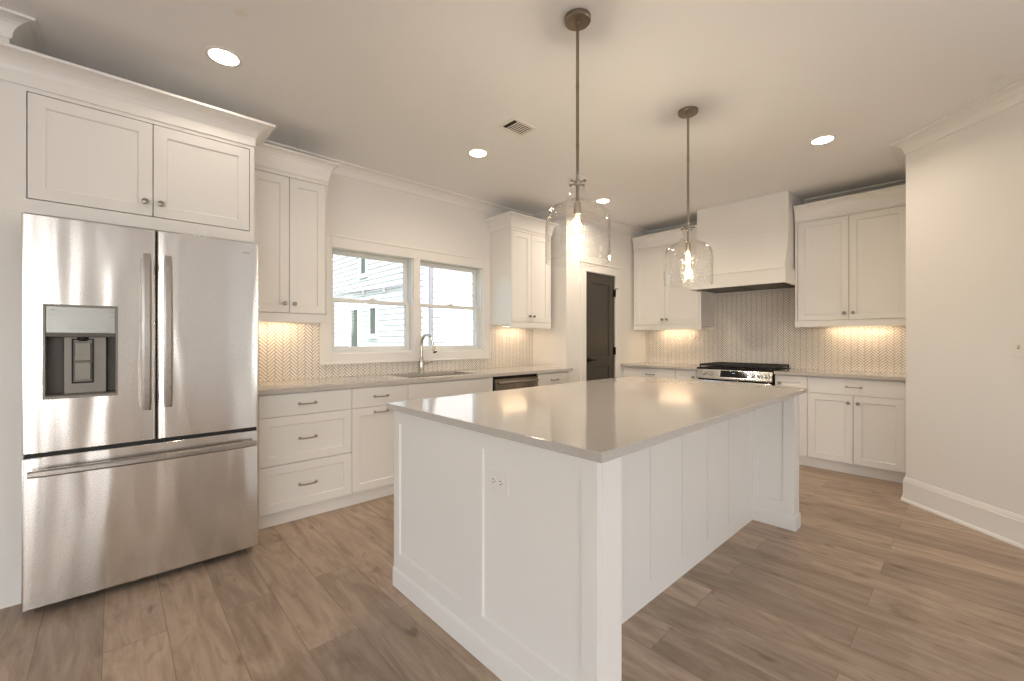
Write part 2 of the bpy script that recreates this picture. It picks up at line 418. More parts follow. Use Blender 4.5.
mb = MB(); mb.molding([(3.805, PY), (4.04, PY)], BASE); struct('baseboard_pantry', mb, M_trim)

# ------------------------------------------------------------------ kitchen window: two double-hung units
def rect_frame(m, x0, x1, z0, z1, y0, y1, l, r, t, b, bev=0.0):
    m.box(x0, x0+l, y0, y1, z0, z1, bev); m.box(x1-r, x1, y0, y1, z0, z1, bev)
    m.box(x0+l, x1-r, y0, y1, z1-t, z1, bev); m.box(x0+l, x1-r, y0, y1, z0, z0+b, bev)
UNITS = [(1.355, 2.140), (2.212, 3.000)]
mb = MB()          # picture-frame casing and mullion casing
rect_frame(mb, 1.262, 3.105, 1.022, 2.125, YN-0.020, YN, .093, .105, .105, .093, .002)
mb.box(2.140, 2.212, YN-0.018, YN+.14, WZ0, WZ1)
rect_frame(mb, 1.262, 3.105, 1.022, 2.125, YN-0.028, YN-0.019, .016, .016, .016, .016, .002)
struct('trim_3', mb, M_trim)
M_sash = principled('window_vinyl', (0.78, 0.78, 0.76), 0.3)
for i, (a, b) in enumerate(UNITS):
    m = MB()
    rect_frame(m, a, b, WZ0, WZ1, YN+0.002, YN+0.155, .012, .012, .014, .020)
    w = struct('window_%d' % (i+1), m, M_sash)
    a += .012; b -= .012; zb, zm, zt = WZ0+.020, 1.578, WZ1-.014
    for nm, y0, z0, z1, bot, top in (('lower_sash', YN+.045, zb, zm+.018, .038, .034), ('upper_sash', YN+.082, zm-.014, zt, .034, .036)):
        m = MB(); rect_frame(m, a, b, z0, z1, y0, y0+.033, .040, .040, top, bot, .003)
        s = m.build(nm, M_sash, w)
        g = MB(); g.box(a+.035, b-.035, y0+.014, y0+.018, z0+bot-.004, z1-top+.004); g.build('pane', M_pane, s)
    m = MB(); c = (a+b)/2; m.box(c-.035, c+.035, YN+.030, YN+.047, zm+.016, zm+.026, .003); m.lathe([(0.012, 0), (0.012, .010), (.009, .014)], (c, YN+.04, zm+.026), seg=12)
    m.box(c-.006, c+.03, YN+.034, YN+.044, zm+.032, zm+.04, .002); m.build('sash_lock', M_sash, w)

# ------------------------------------------------------------------ herringbone backsplash, tile by tile
def herringbone(x0, x1, z0, z1, Lt=0.0780, Wt=0.0198, gap=0.0036, holes=()):
    """bevelled tiles in local x-z, front towards -y; clipped to the rectangle minus holes"""
    rects = [(x0, x1, z0, z1)]
    for (hx0, hx1, hz0, hz1) in holes:
        new = []
        for (a, b, c, d) in rects:
            if hx1 <= a or hx0 >= b or hz1 <= c or hz0 >= d: new.append((a, b, c, d)); continue
            if hx0 > a: new.append((a, hx0, c, d))
            if hx1 < b: new.append((hx1, b, c, d))
            aa, bb = max(a, hx0), min(b, hx1)
            if hz0 > c: new.append((aa, bb, c, hz0))
            if hz1 < d: new.append((aa, bb, hz1, d))
        rects = new
    m = MB(); g = gap/2; s2 = math.sqrt(.5); t = bmesh.new()
    def clip(poly, a, b, c, d):
        for ax, lim, keep in ((0, a, 1), (0, b, -1), (1, c, 1), (1, d, -1)):
            out = []
            for i in range(len(poly)):
                p, q = poly[i], poly[(i+1) % len(poly)]
                ip, iq = (p[ax]-lim)*keep >= 0, (q[ax]-lim)*keep >= 0
                if ip: out.append(p)
                if ip != iq:
                    f = (lim-p[ax])/(q[ax]-p[ax]); out.append((p[0]+(q[0]-p[0])*f, p[1]+(q[1]-p[1])*f))
            poly = out
            if len(poly) < 3: return None
        A = sum(p[0]*q[1]-q[0]*p[1] for p, q in zip(poly, poly[1:]+poly[:1]))/2
        return poly if abs(A) > 1.5e-5 else None
    per = Lt*math.sqrt(2); pit = Wt*math.sqrt(2)
    def emit(u0, u1, v0, v1):
        poly = [((u-v)*s2, (u+v)*s2) for u, v in ((u0+g, v0+g), (u1-g, v0+g), (u1-g, v1-g), (u0+g, v1-g))]
        poly = [(p[0]+x0, p[1]+z0) for p in poly]
        xs = [p[0] for p in poly]; zs = [p[1] for p in poly]
        for (a, b, c, d) in rects:
            if max(xs) < a or min(xs) > b or max(zs) < c or min(zs) > d: continue
            pc = clip(poly, a, b, c, d)
            if not pc: continue
            cx = sum(p[0] for p in pc)/len(pc); cz = sum(p[1] for p in pc)/len(pc); n = len(pc)
            k = 0.0012
            outer = [t.verts.new((p[0], -0.0045, p[1])) for p in pc]
            back = [t.verts.new((p[0], 0.0, p[1])) for p in pc]
            inner = []
            for p in pc:
                dx, dz = p[0]-cx, p[1]-cz; l = math.hypot(dx, dz) or 1
                inner.append(t.verts.new((p[0]-dx/l*k*1.6, -0.0056, p[1]-dz/l*k*1.6)))
            for i in range(n):
                j = (i+1) % n
                t.faces.new([back[i], back[j], outer[j], outer[i]]); t.faces.new([outer[i], outer[j], inner[j], inner[i]])
            t.faces.new(inner)
    ni = int((x1-x0)/per)+3; nk = int((z1-z0)/pit)+8
    for i in range(-2, ni):
        for k in range(-nk, nk*2):
            u, v = i*Lt+k*Wt, -i*Lt+k*Wt
            emit(u, u+Lt, v, v+Wt)
            emit(u+Lt, u+Lt+Wt, v+Wt-Lt, v+Wt)
    m._merge(t)
    return m
def backsplash(x0, x1, z0, z1, holes, M, parent):
    m = MB(); xs = sorted({x0, x1, *[h[0] for h in holes], *[h[1] for h in holes]}); zs = sorted({z0, z1, *[h[2] for h in holes], *[h[3] for h in holes]})
    for i in range(len(xs)-1):
        for j in range(len(zs)-1):
            cx, cz = (xs[i]+xs[i+1])/2, (zs[j]+zs[j+1])/2
            if any(h[0] < cx < h[1] and h[2] < cz < h[3] for h in holes): continue
            if xs[i] < x0 or xs[i+1] > x1 or zs[j] < z0 or zs[j+1] > z1: continue
            m.box(xs[i], xs[i+1], -0.0032, 0.0, zs[j], zs[j+1])
    m.bm.transform(M); g = m.build('backsplash_grout', M_grout, parent)
    m = herringbone(x0, x1, z0, z1, holes=holes); m.bm.transform(M); m.build('backsplash_tiles', M_tile, parent)
backsplash(0.66, 3.798, 0.914, 1.362, [(1.262, 3.105, 1.022, 2.2)], Matrix.Translation((0, YN, 0)), wall_north)
ME = Matrix.Translation((XE, 3.188, 0)) @ Matrix.Rotation(-PI/2, 4, 'Z')     # local x runs south along the range wall
backsplash(0.0, 2.815, 0.914, 1.80, [(-1, 0.934, 1.36, 3), (1.905, 4, 1.36, 3)], ME, wall_east)

# ------------------------------------------------------------------ pantry door
mb = MB()
mb.box(DX0-0.105, DX0-.004, PY-0.018, PY, 0, DZ+.004, .003); mb.box(DX1+.004, DX1+0.105, PY-0.018, PY, 0, DZ+.004, .003)
mb.box(DX0-0.105, DX1+0.105, PY-0.018, PY, DZ+.004, DZ+0.105, .003)
mb.box(DX0-0.115, DX1+0.115, PY-0.026, PY, DZ+0.100, DZ+0.118, .003)
mb.box(DX0-.004, DX0, PY-.016, PY+.12, 0, DZ); mb.box(DX1, DX1+.004, PY-.016, PY+.12, 0, DZ); mb.box(DX0, DX1, PY+.07, PY+.12, DZ, DZ+.004)
struct('trim_4', mb, M_trim)
mb = MB()
dx0, dx1, dz1, dy = DX0+.003, DX1-.003, DZ-.004, PY+.004
R = .105
mb.box(dx0, dx0+R, dy, dy+.035, .008, dz1, .002); mb.box(dx1-R, dx1, dy, dy+.035, .008, dz1, .002)
for z0, z1 in ((.008, .23), (.90, 1.02), (dz1-.12, dz1)): mb.box(dx0+R, dx1-R, dy, dy+.035, z0, z1, .002)
for z0, z1 in ((.23, .90), (1.02, dz1-.12)):
    mb.box(dx0+R, dx1-R, dy+.012, dy+.026, z0, z1)
door = struct('door_1', mb, M_door)
for z in (1.833, 1.087, 0.25):
    m = MB(); m.tube([(DX1-.004, PY-.012, z-.05), (DX1-.004, PY-.012, z+.05)], .008, 10); m.box(DX1-.03, DX1-.004, PY-.003, PY+.006, z-.045, z+.045)
    if z > 1.5: m.box(DX1-.012, DX1+.05, PY-.022, PY-.014, z+.052, z+.060)
    m.build('hinge', M_bronze, door)
m = MB(); hx = DX0+.065; m.lathe([(.030, 0), (.030, -.008), (.012, -.012), (.012, -.045)], (hx, dy, .985), axis='y', seg=20)
m.tube([(hx-.006, dy-.05, .985), (hx+.05, dy-.05, .985), (hx+.115, dy-.046, .985)], [.011, .010, .008], 10); m.build('lever_handle', M_bronze, door)

# ------------------------------------------------------------------ cabinet hardware
def bar_pull(m, cx, cz, ln=0.105, y=0.0, vertical=False):
    h = ln/2; pr = 0.030
    pts = [(-h, 0), (-h, -pr*.7), (-h+.010, -pr*.92)]+[(-h+.010+(ln-.02)*k/8, -pr*.92-.006*math.sin(PI*k/8)) for k in range(1, 8)]+[(h-.010, -pr*.92), (h, -pr*.7), (h, 0)]
    rr = [.0062, .0052, .0052]+[.0048]*7+[.0052, .0052, .0062]
    P = [(cx, y+b, cz+a) if vertical else (cx+a, y+b, cz) for a, b in pts]
    m.tube(P, rr, 10)
    for s in (-h, h):
        c = (cx, y, cz+s) if vertical else (cx+s, y, cz)
        m.lathe([(.0105, 0), (.0095, -.004), (.006, -.006)], c, axis='y', seg=14)
def round_knob(m, cx, cz, y=0.0):
    m.lathe([(.009, 0), (.0065, -.004), (.0055, -.012), (.010, -.017), (.0145, -.021), (.0150, -.026), (.012, -.030), (.004, -.032), (0, -.032)], (cx, y, cz), axis='y', seg=18)

def add_front(par, kind, x0, x1, z0, z1, hw=None, y=0.0, t=0.02, rail=0.057):
    """kind: door | drawer (shaker) | slab; hw: ('pull', dx, z) or ('knob', x, z)"""
    m = MB()
    if kind == 'slab': m.box(x0, x1, y, y+t, z0, z1, .0015)
    else: m.shaker(x0, x1, z0, z1, y, t, rail)
    nm = {'door': 'door', 'drawer': 'drawer_front', 'slab': 'drawer_front', 'false': 'drawer_front'}[kind]
    d = m.build(nm, M_cab, par)
    if hw:
        h = MB()
        if hw[0] == 'pull': bar_pull(h, hw[1], hw[2], y=y); h.build('pull_handle', M_nickel, d)
        else: round_knob(h, hw[1], hw[2], y=y); h.build('knob', M_nickel, d)
    return d

def base_cabinet(label, loc, rz, w, fronts, depth=0.60, fill=(0, 0), sink=False):
    t = thing('base_cabinet', label, 'cabinet', loc, rz)
    m = MB()
    if sink:      # open box: floor, sides, back and a front rail, room for the bowl
        m.box(.0005, w-.0005, .021, depth, .098, .62); m.box(.0005, .019, .021, depth, .62, .883); m.box(w-.019, w-.0005, .021, depth, .62, .883); m.box(.019, w-.019, .021, .040, .62, .883); m.box(.019, w-.019, depth-.02, depth, .62, .883)
    else: m.box(0.0005, w-.0005, .021, depth, .098, .883)
    m.build('carcass', M_cab, t)
    m = MB(); m.box(0.0005, w-.0005, .048, .066, 0.0, .0975); m.build('toe_kick', M_cab, t)
    if fill[0]: m = MB(); m.box(.001, fill[0], .001, .0205, .10, .882, .001); m.build('filler', M_cab, t)
    if fill[1]: m = MB(); m.box(w-fill[1], w-.001, .001, .0205, .10, .882, .001); m.build('filler', M_cab, t)
    for f in fronts: add_front(t, *f)
    return t

def upper_cabinet(label, loc, rz, w, doors, z0=1.362, zd0=1.427, zd1=2.403, zt=2.455, ztop=2.575, depth=.36, stiles=(.03, .03), crown_path=None, proj=.07, crown_z=None):
    t = thing('upper_cabinet', label, 'cabinet', loc, rz)
    m = MB(); m.box(.0005, w-.0005, .030, depth, z0+.036, zt); m.build('carcass', M_cab, t)
    m = MB(); a, b = stiles
    m.box(.0005, a, 0, .030, z0, zt); m.box(w-b, w-.0005, 0, .030, z0, zt); m.box(a, w-b, 0, .030, zd1+.004, zt)
    m.box(a, w-b, 0, .030, z0, zd0-.004); m.build('face_frame', M_cab, t)
    for (x0, x1, kx) in doors: add_front(t, 'door', x0, x1, zd0, zd1, ('knob', kx, 1.492), y=-.001, t=.020)
    cz = crown_z or zt-.025
    m = MB(); m.molding(crown_path, cove(cz, ztop, proj, .014)); m.build('crown_molding', M_trim, t)
    return t

# ------------------------------------------------------------------ window-wall base run
FY = 3.12
def local(fr, ox): return [(k, a-ox, b-ox, c, d, (h[0], h[1]-ox, h[2]) if h else None) for (k, a, b, c, d, h) in fr]
g = .002
base_cabinet('white base cabinet with three drawers beside the stainless refrigerator', (.662, FY, 0), 0, 1.288-.662, local([
    ('slab', .684+g, 1.288-g, .727, .872, ('pull', .980, .800)), ('drawer', .684+g, 1.288-g, .409, .723, ('pull', .982, .566)),
    ('drawer', .684+g, 1.288-g, .102, .405, ('pull', .982, .252))], .662), fill=(.021, 0))
base_cabinet('narrow white base cabinet with one drawer over one door, between drawers and sink', (1.288, FY, 0), 0, .458, local([
    ('slab', 1.288+g, 1.746-g, .727, .872, ('pull', 1.517, .800)), ('door', 1.288+g, 1.746-g, .102, .723, ('pull', 1.517, .684))], 1.288))
base_cabinet('wide white sink base cabinet with a plain front below the faucet', (1.746, FY, 0), 0, .912, local([
    ('slab', 1.746+g, 2.640, .727, .872, None), ('door', 1.746+g, 2.191, .102, .723, ('knob', 2.15, .66)), ('door', 2.195, 2.640, .102, .723, ('knob', 2.236, .66))], 1.746), depth=.598, sink=True)
base_cabinet('short white base cabinet between the dishwasher and the pantry wall', (3.262, FY, 0), 0, .536, local([
    ('slab', 3.285, 3.745, .727, .872, ('pull', 3.515, .800)), ('door', 3.285, 3.745, .102, .723, ('knob', 3.33, .66))], 3.262), fill=(.021, .05))

# dishwasher
t = thing('dishwasher', 'stainless steel dishwasher built in under the window worktop', 'dishwasher', (2.661, FY, 0))
m = MB(); m.box(.004, .596, .02, .58, .10, .872); m.build('tub', M_dark, t)
m = MB(); m.box(.008, .592, -.008, .02, .115, .855, .004, 2); d = m.build('door', stainless('dishwasher_steel', (.23, .20, .165), .25), t)
m = MB(); m.tube([(.04, -.045, .822), (.30, -.050, .822), (.56, -.045, .822)], .011, 12)
for x in (.055, .545): m.tube([(x, -.006, .822), (x, -.047, .822)], .008, 10)
m.build('bar_handle', M_steelh, d)
m = MB(); m.box(.006, .594, .012, .05, .857, .882, .002); m.build('control_edge', M_black, t)
m = MB(); m.box(.004, .596, .055, .07, 0, .098); m.build('toe_kick', M_black, t)

# worktop on the window wall with the sink cut-out
SX0, SX1, SY0, SY1 = 1.83, 2.54, 3.235, 3.605
def slab_with_hole(x0, x1, y0, y1, z0, z1, hx0, hx1, hy0, hy1):
    m = MB(); xs = (x0, hx0, hx1, x1); ys = (y0, hy0, hy1, y1); t = bmesh.new()
    V = {(i, j, k): t.verts.new((xs[i], ys[j], (z0, z1)[k])) for i in range(4) for j in range(4) for k in (0, 1)}
    for i in range(3):
        for j in range(3):
            if i == 1 and j == 1: continue
            for k in (0, 1): t.faces.new([V[i, j, k], V[i+1, j, k], V[i+1, j+1, k], V[i, j+1, k]])
    for i in range(3):
        for j in (0, 3): t.faces.new([V[i, j, 0], V[i+1, j, 0], V[i+1, j, 1], V[i, j, 1]])
        for j in (0, 3): t.faces.new([V[j, i, 0], V[j, i+1, 0], V[j, i+1, 1], V[j, i, 1]])
    for j in (1, 2):
        t.faces.new([V[1, j, 0], V[2, j, 0], V[2, j, 1], V[1, j, 1]]); t.faces.new([V[j, 1, 0], V[j, 2, 0], V[j, 2, 1], V[j, 1, 1]])
    bmesh.ops.recalc_face_normals(t, faces=t.faces)
    m._merge(t); return m
o = slab_with_hole(.664, 3.798, 3.09, YN-.0065, .884, .914, SX0, SX1, SY0, SY1).build('worktop', M_quartz)
tag(o, 'long grey-beige quartz worktop with the sink, under the window', 'worktop')

# sink
t = thing('kitchen_sink', 'stainless steel undermount sink below the window', 'sink', ((SX0+SX1)/2, (SY0+SY1)/2, .884))
w, d = (SX1-SX0)/2, (SY1-SY0)/2
def rr(hw, hd, r, z, n=5):
    P = []
    for cx, cy, a0 in ((hw-r, hd-r, 0), (-hw+r, hd-r, PI/2), (-hw+r, -hd+r, PI), (hw-r, -hd+r, 1.5*PI)):
        for k in range(n+1): a = a0+k/n*PI/2; P.append((cx+r*math.cos(a), cy+r*math.sin(a), z))
    return P
m = MB(); m.loft([rr(w+.018, d+.018, .05, -.002), rr(w+.004, d+.004, .045, -.002), rr(w+.002, d+.002, .045, -.01), rr(w-.008, d-.008, .045, -.17), rr(w-.035, d-.035, .04, -.20), rr(.05, .05, .03, -.205)], cap=False, smooth=True)
m.build('basin', principled('sink_steel', (.30, .275, .24), .38, 1.0), t, 50)
m = MB(); m.lathe([(.056, -.2035), (.054, -.2005), (.040, -.2005), (.036, -.206), (0, -.206)]); m.build('drain', M_chrome, t)

# faucet
t = thing('kitchen_faucet', 'brushed steel gooseneck faucet with a pull-down spray head at the sink', 'faucet', (2.190, 3.655, .914))
m = MB(); m.lathe([(.031, 0), (.031, .006), (.028, .010), (.026, .075), (.0255, .105), (.019, .135), (.0145, .15)]); m.build('body', M_chrome, t)
pts = [(0, 0, .13), (0, 0, .25)]+[(0, -.095+.095*math.cos(a), .262+.105*math.sin(a)) for a in [k/10*PI*.86 for k in range(11)]]
m = MB(); m.tube(pts, .0138, 12); m.build('gooseneck_spout', M_chrome, t)
e = Vector(pts[-1]); dv = (Vector(pts[-1])-Vector(pts[-2])).normalized()
m = MB(); m.tube([e-dv*.005, e+dv*.02, e+dv*.085, e+dv*.120], [.0145, .0165, .0225, .0215], 14); m.build('spray_head', M_chrome, t)
m = MB(); m.tube([(.018, 0, .085), (.045, -.003, .088), (.075, -.008, .096), (.115, -.012, .106)], [.013, .009, .0065, .006], 10); m.build('lever', M_chrome, t)

# ------------------------------------------------------------------ refrigerator
t = thing('refrigerator', 'large stainless french door refrigerator with bottom freezer and ice dispenser', 'refrigerator', (-.297, 2.836, 0))
FW = .923
m = MB(); m.box(.006, FW-.006, .085, .80, .035, 1.772, .004)
m.build('body', principled('fridge_case_grey', (.10, .098, .095), .5), t)
def hinge_cover(x0, x1): 
    m = MB(); m.box(x0, x1, .03, .16, 1.773, 1.792, .006, 2); m.build('hinge_cover', M_grey, t)
hinge_cover(.012, .085); hinge_cover(FW-.085, FW-.012)
def crowned(x0, x1, z0, z1, cut=None, thick=.078, bow=.004):
    """door slab with a slightly bowed front and rounded edges; cut = (x0,x1,z0,z1,depth) niche"""
    m = MB(); n = 14; tb = bmesh.new()
    def front(x):
        s = (x-x0)/(x1-x0)*2-1; e = 0.0
        ed = min(x-x0, x1-x)
        if ed < .010: e = .010-math.sqrt(max(0, .010**2-(.010-ed)**2))
        return bow*(s*s)+e
    xs = [x0, x0+.001, x0+.003, x0+.006, x0+.010]+[x0+.010+(x1-x0-.020)*k/n for k in range(1, n)]+[x1-.010, x1-.006, x1-.003, x1-.001, x1]
    zs = [z0, z0+.003, z1-.003, z1]
    if cut:
        xs = sorted([x for x in xs if not (abs(x-cut[0]) < .008 or abs(x-cut[1]) < .008)]+[cut[0], cut[1]]); zs = sorted(zs+[cut[2], cut[3]])
    V = {}
    for i, x in enumerate(xs):
        for j, z in enumerate(zs):
            y = front(x)+(.003 if z in (z0, z1) else 0)
            V[i, j] = tb.verts.new((x, y, z))
    for i in range(len(xs)-1):
        for j in range(len(zs)-1):
            xm, zm = (xs[i]+xs[i+1])/2, (zs[j]+zs[j+1])/2
            if cut and cut[0] < xm < cut[1] and cut[2] < zm < cut[3]: continue
            f = tb.faces.new([V[i, j], V[i+1, j], V[i+1, j+1], V[i, j+1]]); f.smooth = True
    B = [tb.verts.new((x, thick, z)) for x, z in ((x0, z0), (x1, z0), (x1, z1), (x0, z1))]
    nx, nz = len(xs)-1, len(zs)-1
    tb.faces.new(B)
    tb.faces.new([V[i, 0] for i in range(nx+1)]+[B[1], B[0]]); tb.faces.new([V[i, nz] for i in range(nx, -1, -1)]+[B[3], B[2]])
    tb.faces.new([V[0, j] for j in range(nz, -1, -1)]+[B[0], B[3]]); tb.faces.new([V[nx, j] for j in range(nz+1)]+[B[2], B[1]])
    bmesh.ops.recalc_face_normals(tb, faces=tb.faces)
    m._merge(tb); return m
CUT = (.070, .312, .968, 1.392)
SEAM = .460
dl = crowned(.002, SEAM-.003, .728, 1.790, CUT).build('door', M_fridge, t)
dr = crowned(SEAM+.003, FW-.002, .728, 1.790).build('door', M_fridge, t)
fz = crowned(.002, FW-.002, .040, .708).build('freezer_drawer', M_fridge, t)
m = MB(); m.box(.01, FW-.01, .03, .08, .708, .728); m.box(SEAM-.004, SEAM+.004, .02, .08, .73, 1.788); m.build('gasket', M_dark, t)
m = MB(); m.box(.03, FW-.03, .10, .14, .008, .045); m.build('base_grille', M_dark, t)
for x in (.06, FW-.06):
    m = MB(); m.lathe([(.022, 0), (.022, .012), (.012, .014), (.012, .04)], (x, .12, 0), seg=14); m.build('foot', M_dark, t)
def vhandle(cx, z0, z1):
    m = MB(); n = 16; rings = []
    for k in range(n+1):
        s = k/n; z = z0+(z1-z0)*s; off = -.058-.012*math.sin(PI*s); hw = .0175; hd = .011
        if k in (0, n): hw, hd = .015, .008
        rings.append([(cx+hw*a, off+hd*b, z) for a, b in ((-1, -.4), (-.55, -1), (.55, -1), (1, -.4), (1, .6), (.6, 1), (-.6, 1), (-1, .6))])
    m.loft(rings, smooth=True)
    for z in (z0+.05, z1-.05): m.box(cx-.010, cx+.010, -.052, .006, z-.016, z+.016, .003)
    return m
vhandle(.420, .888, 1.658).build('handle', M_steelh, dl); vhandle(.502, .894, 1.658).build('handle', M_steelh, dr)
m = MB(); n = 20; rings = []
for k in range(n+1):
    s = k/n; x = .024+(.900-.024)*s; off = -.036-.018*math.sin(PI*s); hh = .0165; hd = .012
    if k in (0, n): hh, hd = .014, .008
    rings.append([(x, off+hd*b, .645+hh*a) for a, b in ((-1, -.4), (-.55, -1), (.55, -1), (1, -.4), (1, .6), (.6, 1), (-.6, 1), (-1, .6))])
m.loft(rings, smooth=True)
for x in (.06, .855): m.box(x-.016, x+.016, -.034, .008, .635, .655, .003)
m.build('handle', M_steelh, fz)
# dispenser in the left door
cx0, cx1, cz0, cz1 = CUT
m = MB(); rect_frame(m, cx0-.003, cx1+.003, cz0-.003, cz1+.003, -.006, .045, .008, .008, .008, .012, .001); m.build('dispenser_bezel', M_grey, dl)
m = MB(); m.box(cx0+.005, cx1-.005, -.004, .04, 1.264, cz1-.005, .003); m.mi = 1
for (x, z, w, h) in ((.083, 1.366, .016, .004), (.083, 1.345, .014, .003), (.108, 1.357, .004, .004), (.108, 1.345, .004, .003), (.258, 1.357, .004, .004), (.278, 1.362, .018, .004), (.278, 1.342, .014, .004),
                     (.083, 1.283, .006, .003), (.138, 1.285, .018, .0035), (.170, 1.285, .022, .0035), (.208, 1.285, .020, .003), (.272, 1.285, .008, .003)):
    m.box(x+.007, x+.007+w, -.0046, -.003, z, z+h)
m.build('control_panel', [M_panel, M_mark], dl)
m = MB()        # niche: side cheeks, curved middle, floor and roof
m.box(cx0, cx1, .068, .074, cz0, 1.264); m.box(cx0, cx0+.004, .0, .07, cz0, 1.264); m.box(cx1-.004, cx1, .0, .07, cz0, 1.264)
m.box(cx0, cx1, -.002, .07, cz0, cz0+.016, .002); m.box(cx0, cx1, .0, .07, 1.246, 1.266, .002)
m.build('dispenser_niche', principled('niche_grey', (.085, .077, .064), .45), dl)
m = MB(); m.prism([(cx0+.055, .068), (cx0+.062, .036), (cx1-.040, .036), (cx1-.033, .068)], cz0+.016, 1.246); m.build('niche_column', M_grey, dl)
m = MB(); mx = (cx0+cx1)/2+.002
rect_frame(m, mx-.037, mx+.037, 1.03, 1.238, .026, .036, .0045, .0045, .0045, .006, .001); m.build('paddle_frame', M_black, dl)
m = MB(); m.box(mx-.028, mx+.028, .020, .034, 1.043, 1.130, .003); m.box(mx-.028, mx+.028, .022, .034, 1.134, 1.222, .003); m.build('paddle', M_grey, dl)
m = MB(); m.lathe([(.020, 0), (.020, -.012), (.012, -.018), (0, -.018)], (mx, .030, 1.246), seg=16); m.build('spout', M_black, dl)
# raised badge on the right door
fc = bpy.data.curves.new('badge', 'FONT'); fc.body = 'FRIGIDAIRE'; fc.size = .0125; fc.extrude = .0006; fc.align_x = 'CENTER'; fc.space_character = 1.05
fo = bpy.data.objects.new('badge', fc); COL.objects.link(fo)
me = bpy.data.meshes.new_from_object(fo); COL.objects.unlink(fo); me.materials.clear(); me.materials.append(M_logo)
fo = bpy.data.objects.new('badge', me); COL.objects.link(fo); fo.parent = dr; fo.location = (.842, .0022, 1.726); fo.rotation_euler = (PI/2, 0, 0)

# ------------------------------------------------------------------ refrigerator cabinet
t = thing('refrigerator_cabinet', 'white two-door cabinet boxed in above the refrigerator', 'cabinet', (-.45, 3.04, 0))
def X(x): return x+.45
m = MB(); m.box(X(-.32), X(.618), .030, .685, 1.86, 2.52); m.build('carcass', M_cab, t)
m = MB(); m.box(X(.618), X(.642), 0, .685, 1.832, 2.52); m.build('side_panel', M_cab, t)
m = MB(); m.box(X(-.45), X(-.299), 0, .045, 1.832, 2.52); m.build('filler_panel', M_cab, t)
m = MB(); m.box(X(-.299), X(.618), 0, .030, 1.832, 1.899); m.build('bottom_rail', M_cab, t)
m = MB(); m.box(X(-.299), X(.618), 0, .030, 2.406, 2.52); m.build('top_rail', M_cab, t)
add_front(t, 'door', X(-.295), X(.158), 1.903, 2.402, ('knob', X(.127), 1.974), y=-.001)
add_front(t, 'door', X(.162), X(.615), 1.903, 2.402, ('knob', X(.193), 1.974), y=-.001)
m = MB(); m.box(X(-.45), X(.648), -.008, 0, 2.425, 2.485, .0015); m.box(X(.642), X(.648), 0, .32, 2.425, 2.485, .0015); m.build('frieze', M_cab, t)
m = MB(); m.molding([(X(-.452), 0), (X(.644), 0), (X(.644), .235)], cove(2.478, 2.560, .094, .014)); m.build('crown_molding', M_trim, t)

m = MB(); m.box(.632, .650, 3.04, 3.725, 0, 1.8315); tag(m.build('end_board', M_cab), 'tall white end board between the refrigerator and the drawer cabinet', 'panel')
m = MB(); m.box(-.45, -.3075, 3.04, 3.085, 0, 1.8315); tag(m.build('filler_board', M_cab), 'tall white filler board along the left side of the refrigerator', 'panel')

# ------------------------------------------------------------------ upper cabinets
up = []
w1 = 1.200-.652
up.append(upper_cabinet('white two-door upper cabinet between the refrigerator cabinet and the window', (.652, YN-.36, 0), 0, w1,
    [(.020, .279, .247), (.283, w1-.012, .312)], stiles=(.016, .008), crown_path=[(0, 0), (w1, 0), (w1, .358)]))
up.append(upper_cabinet('white two-door upper cabinet at the right of the window, beside the pantry', (3.110, YN-.36, 0), 0, 3.735-3.110,
    [(.012, .300, .270), (.304, .594, .334)], stiles=(.008, .026), crown_path=[(0, .358), (0, 0), (.625, 0), (.625, .358)]))
UX = 5.18
wl = 3.164-2.252
up.append(upper_cabinet('white two-door upper cabinet between the pantry door and the range hood', (UX, 3.166, 0), -PI/2, wl,
    [(.032, .448, .418), (.452, wl-.026, .482)], stiles=(.028, .022), crown_path=[(0.002, 0), (wl, 0)], depth=.355, ztop=2.60, zt=2.47, zd1=2.43))
wr = 1.283-RY-.001
up.append(upper_cabinet('white two-door upper cabinet right of the range hood', (UX, 1.283, 0), -PI/2, wr,
    [(.026, .443, .411), (.447, .864, .479)], stiles=(.022, wr-.868), crown_path=[(0, 0), (wr, 0)], depth=.355, ztop=2.60, zt=2.47, zd1=2.43))

# lights under them
def under_light(label, loc, rz, ln, power):
    t = thing('under_cabinet_light', label, 'light', loc, rz, 'lights under the upper cabinets')
    m = MB(); m.box(-ln/2, ln/2, -.02, .02, -.012, 0, .002); m.build('housing', M_plastic, t)
    m = MB(); m.box(-ln/2+.01, ln/2-.01, -.012, .012, -.0145, -.0122); m.build('lens', M_strip, t)
    area_light('strip_light', (0, 0, -.018), (0, 0, 0), ln-.02, .025, power, (1, .70, .42), parent=t)
UP_W = 0.55
under_light('slim light strip under the upper cabinet nearest the refrigerator', (.905, 3.635, 1.397), 0, .40, UP_W)
under_light('slim light strip under the upper cabinet beside the pantry', (3.42, 3.635, 1.397), 0, .40, UP_W*.8)
under_light('slim light strip under the upper cabinet by the pantry door', (5.45, 2.72, 1.397), -PI/2, .46, UP_W)
under_light('slim light strip under the upper cabinet right of the hood', (5.45, .80, 1.397), -PI/2, .50, UP_W*1.15)

